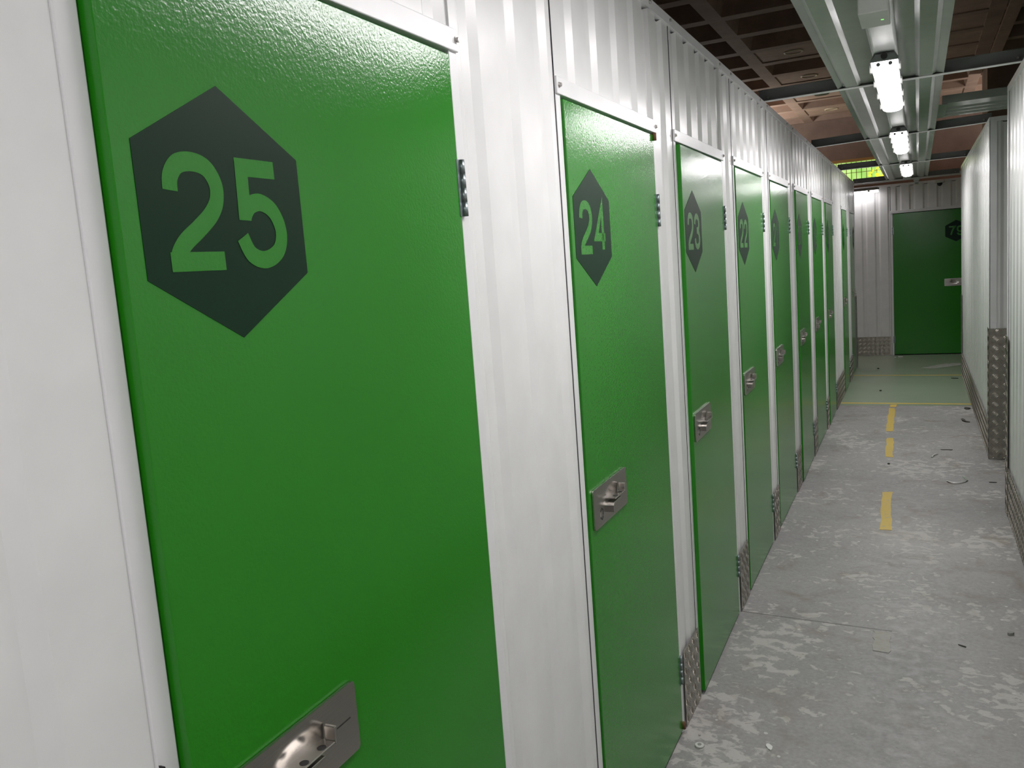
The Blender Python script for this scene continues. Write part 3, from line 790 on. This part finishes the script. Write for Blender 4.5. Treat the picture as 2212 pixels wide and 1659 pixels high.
for k, x, y in rings:
    if k == 6:
        c = MB(U=(1, 0, 0), N=(0, 1, 0)); c.cyl((x, y), 0.10, ZC+0.004, ZC+0.013, 'z', 32); c.build('round_hole', 'black', ce)
    else:
        c = MB(U=(1, 0, 0), N=(0, 1, 0)); n = 40; P = []
        for i in range(n):
            t = 2*math.pi*i/n
            for r1, z in ((0.108, ZC+0.012), (0.105, ZC+0.002), (0.088, ZC+0.002), (0.085, ZC+0.010)): P.append((x+r1*math.cos(t), y+r1*math.sin(t), z))
        c.add(P, [(4*i+j, 4*((i+1) % n)+j, 4*((i+1) % n)+j+1, 4*i+j+1) for i in range(n) for j in range(3)], 0, True)
        c.add([(x+0.086*math.cos(2*math.pi*i/n), y+0.086*math.sin(2*math.pi*i/n), ZC+0.009) for i in range(n)], [tuple(range(n))], 1)
        tag(c.build('ceiling_vent', ['ring', 'plate'], recalc=False), {2: 'round cream-rimmed vent in the dark ceiling, nearest of the row', 4: 'second round cream-rimmed vent in the dark ceiling', 8: 'faint round vent in the lit brown ceiling, farthest of the row'}[k], 'ceiling vent', 'round vents in the waffle ceiling')
# beam along the right and the column it lands on
q = MB(U=(1, 0, 0), N=(0, 1, 0)); q.box(1.60, 1.72, -3, 12.9, ZC-0.02, ZC+0.3); struct(q.build('beam', 'plate'))
q = MB(U=(1, 0, 0), N=(0, 1, 0)); q.box(1.60, 3.2, 12.88, 13.9, 2.0, ZC+0.1); struct(q.build('column', 'brown'))
bpy.data.objects['column'].location.z = 0

# ------------------------------------------------------------------ scraps on the floor
def scrap(name, x, y, lab, mat, l=0.03, w_=0.02, h=0.005, rz=0.0, cat='scrap'):
    q = MB(U=(1, 0, 0), N=(0, 1, 0))
    n = 7; P = []
    for i in range(n):
        t = 2*math.pi*i/n; k = random.uniform(0.75, 1.1); P.append((l/2*k*math.cos(t), w_/2*k*math.sin(t)))
    q.prism(P, 0, h, axis='z'); o = q.build(name, mat); o.location = (x, y, 0.0012); o.rotation_euler.z = rz
    return tag(o, lab, cat)
def curl(name, pts, lab, mat='swarf', w_=0.012, cat='scrap'):
    c = catmull(pts, 6); q = MB(U=(1, 0, 0), N=(0, 1, 0)); k = len(c); P = []
    for i, (x, y) in enumerate(c):
        j = min(i+1, k-1); i0 = max(i-1, 0); dx, dy = c[j][0]-c[i0][0], c[j][1]-c[i0][1]; l = math.hypot(dx, dy) or 1
        a = 0.0012+0.006*math.sin(math.pi*i/(k-1))
        P += [(x-dy/l*w_/2, y+dx/l*w_/2, a), (x+dy/l*w_/2, y-dx/l*w_/2, a+0.004), (x, y, a+0.006)]
    q.add(P, [(3*i+a, 3*i+3+a, 3*i+3+(a+1) % 3, 3*i+(a+1) % 3) for i in range(k-1) for a in range(3)], 0)
    return tag(q.build(name, mat, recalc=True), lab, cat)
r_ = tag(empty('plastic_cap', (0.075, 2.735, 0.001)), 'small round pale plastic cap on the floor by door twenty-four', 'cap')
q = MB(U=(1, 0, 0), N=(0, 1, 0)); q.cyl((0, 0), 0.0165, 0, 0.006, 'z', 28, r2=0.015); q.build('cap_body', 'plastic', r_)
q = MB(U=(1, 0, 0), N=(0, 1, 0)); q.cyl((0, 0), 0.007, 0.006, 0.0075, 'z', 20); q.build('cap_centre', 'chip', r_)
scrap('screw_head', 0.060, 2.80, 'tiny screw lying beside the plastic cap', 'screw', 0.008, 0.007, 0.004)
scrap('stone_chip', 1.117, 3.971, 'small squarish grey chip lying on the near right floor', 'chip', 0.03, 0.024, 0.01, 0.3)
scrap('wire_scrap', 0.93, 3.80, 'short dark scrap on the floor near the grey chip', 'darkchip', 0.04, 0.007, 0.003, -0.5)
curl('metal_curl', [(0.945, 6.53), (0.965, 6.48), (1.0, 6.46), (1.045, 6.50), (1.072, 6.56), (1.05, 6.66)], 'bright curled metal strip on the floor near the side opening')
curl('metal_sliver', [(0.86, 7.24), (0.875, 7.31), (0.905, 7.36)], 'short bright metal sliver on the floor left of the corner guard')
scrap('metal_offcut', 0.975, 7.52, 'thin straight grey offcut lying across the floor', 'darkchip', 0.10, 0.012, 0.004)
scrap('metal_offcut', 1.225, 6.53, 'dark straight offcut at the side opening by the wall', 'darkchip', 0.05, 0.012, 0.004)
curl('black_scrap', [(1.14, 8.86), (1.15, 8.74), (1.19, 8.70)], 'small black bent scrap near the far right wall', 'darkchip', 0.03)
scrap('dirt_clump', 1.20, 9.40, 'dark dirt clump beside the yellow line at the right wall', 'darkchip', 0.06, 0.10, 0.01)
scrap('dark_stick', 1.165, 11.46, 'thin dark stick on the green floor', 'darkchip', 0.09, 0.03, 0.008, -0.3)
scrap('debris_bit', 0.276, 12.44, 'small dark bit on the green floor near the last locker', 'darkchip', 0.03, 0.04, 0.012)
scrap('debris_bit', 0.374, 10.54, 'small dark bit on the green floor between the yellow lines', 'darkchip', 0.028, 0.04, 0.012)
scrap('paper_scrap', 0.53, 13.70, 'white paper scrap at the foot of the end door', 'paper', 0.07, 0.05, 0.012)
scrap('paper_scrap', 0.46, 13.66, 'tiny white paper bit beside the scrap at the end door', 'paper', 0.03, 0.04, 0.008)
scrap('paint_flake', 0.30, 2.80, 'large white torn flake on the near floor', 'paper', 0.022, 0.05, 0.003, 0.5)
scrap('rubber_crumb', 0.56, 6.98, 'tiny green crumb beside the middle yellow dash', 'leaf' if False else 'darkchip', 0.02, 0.02, 0.008)
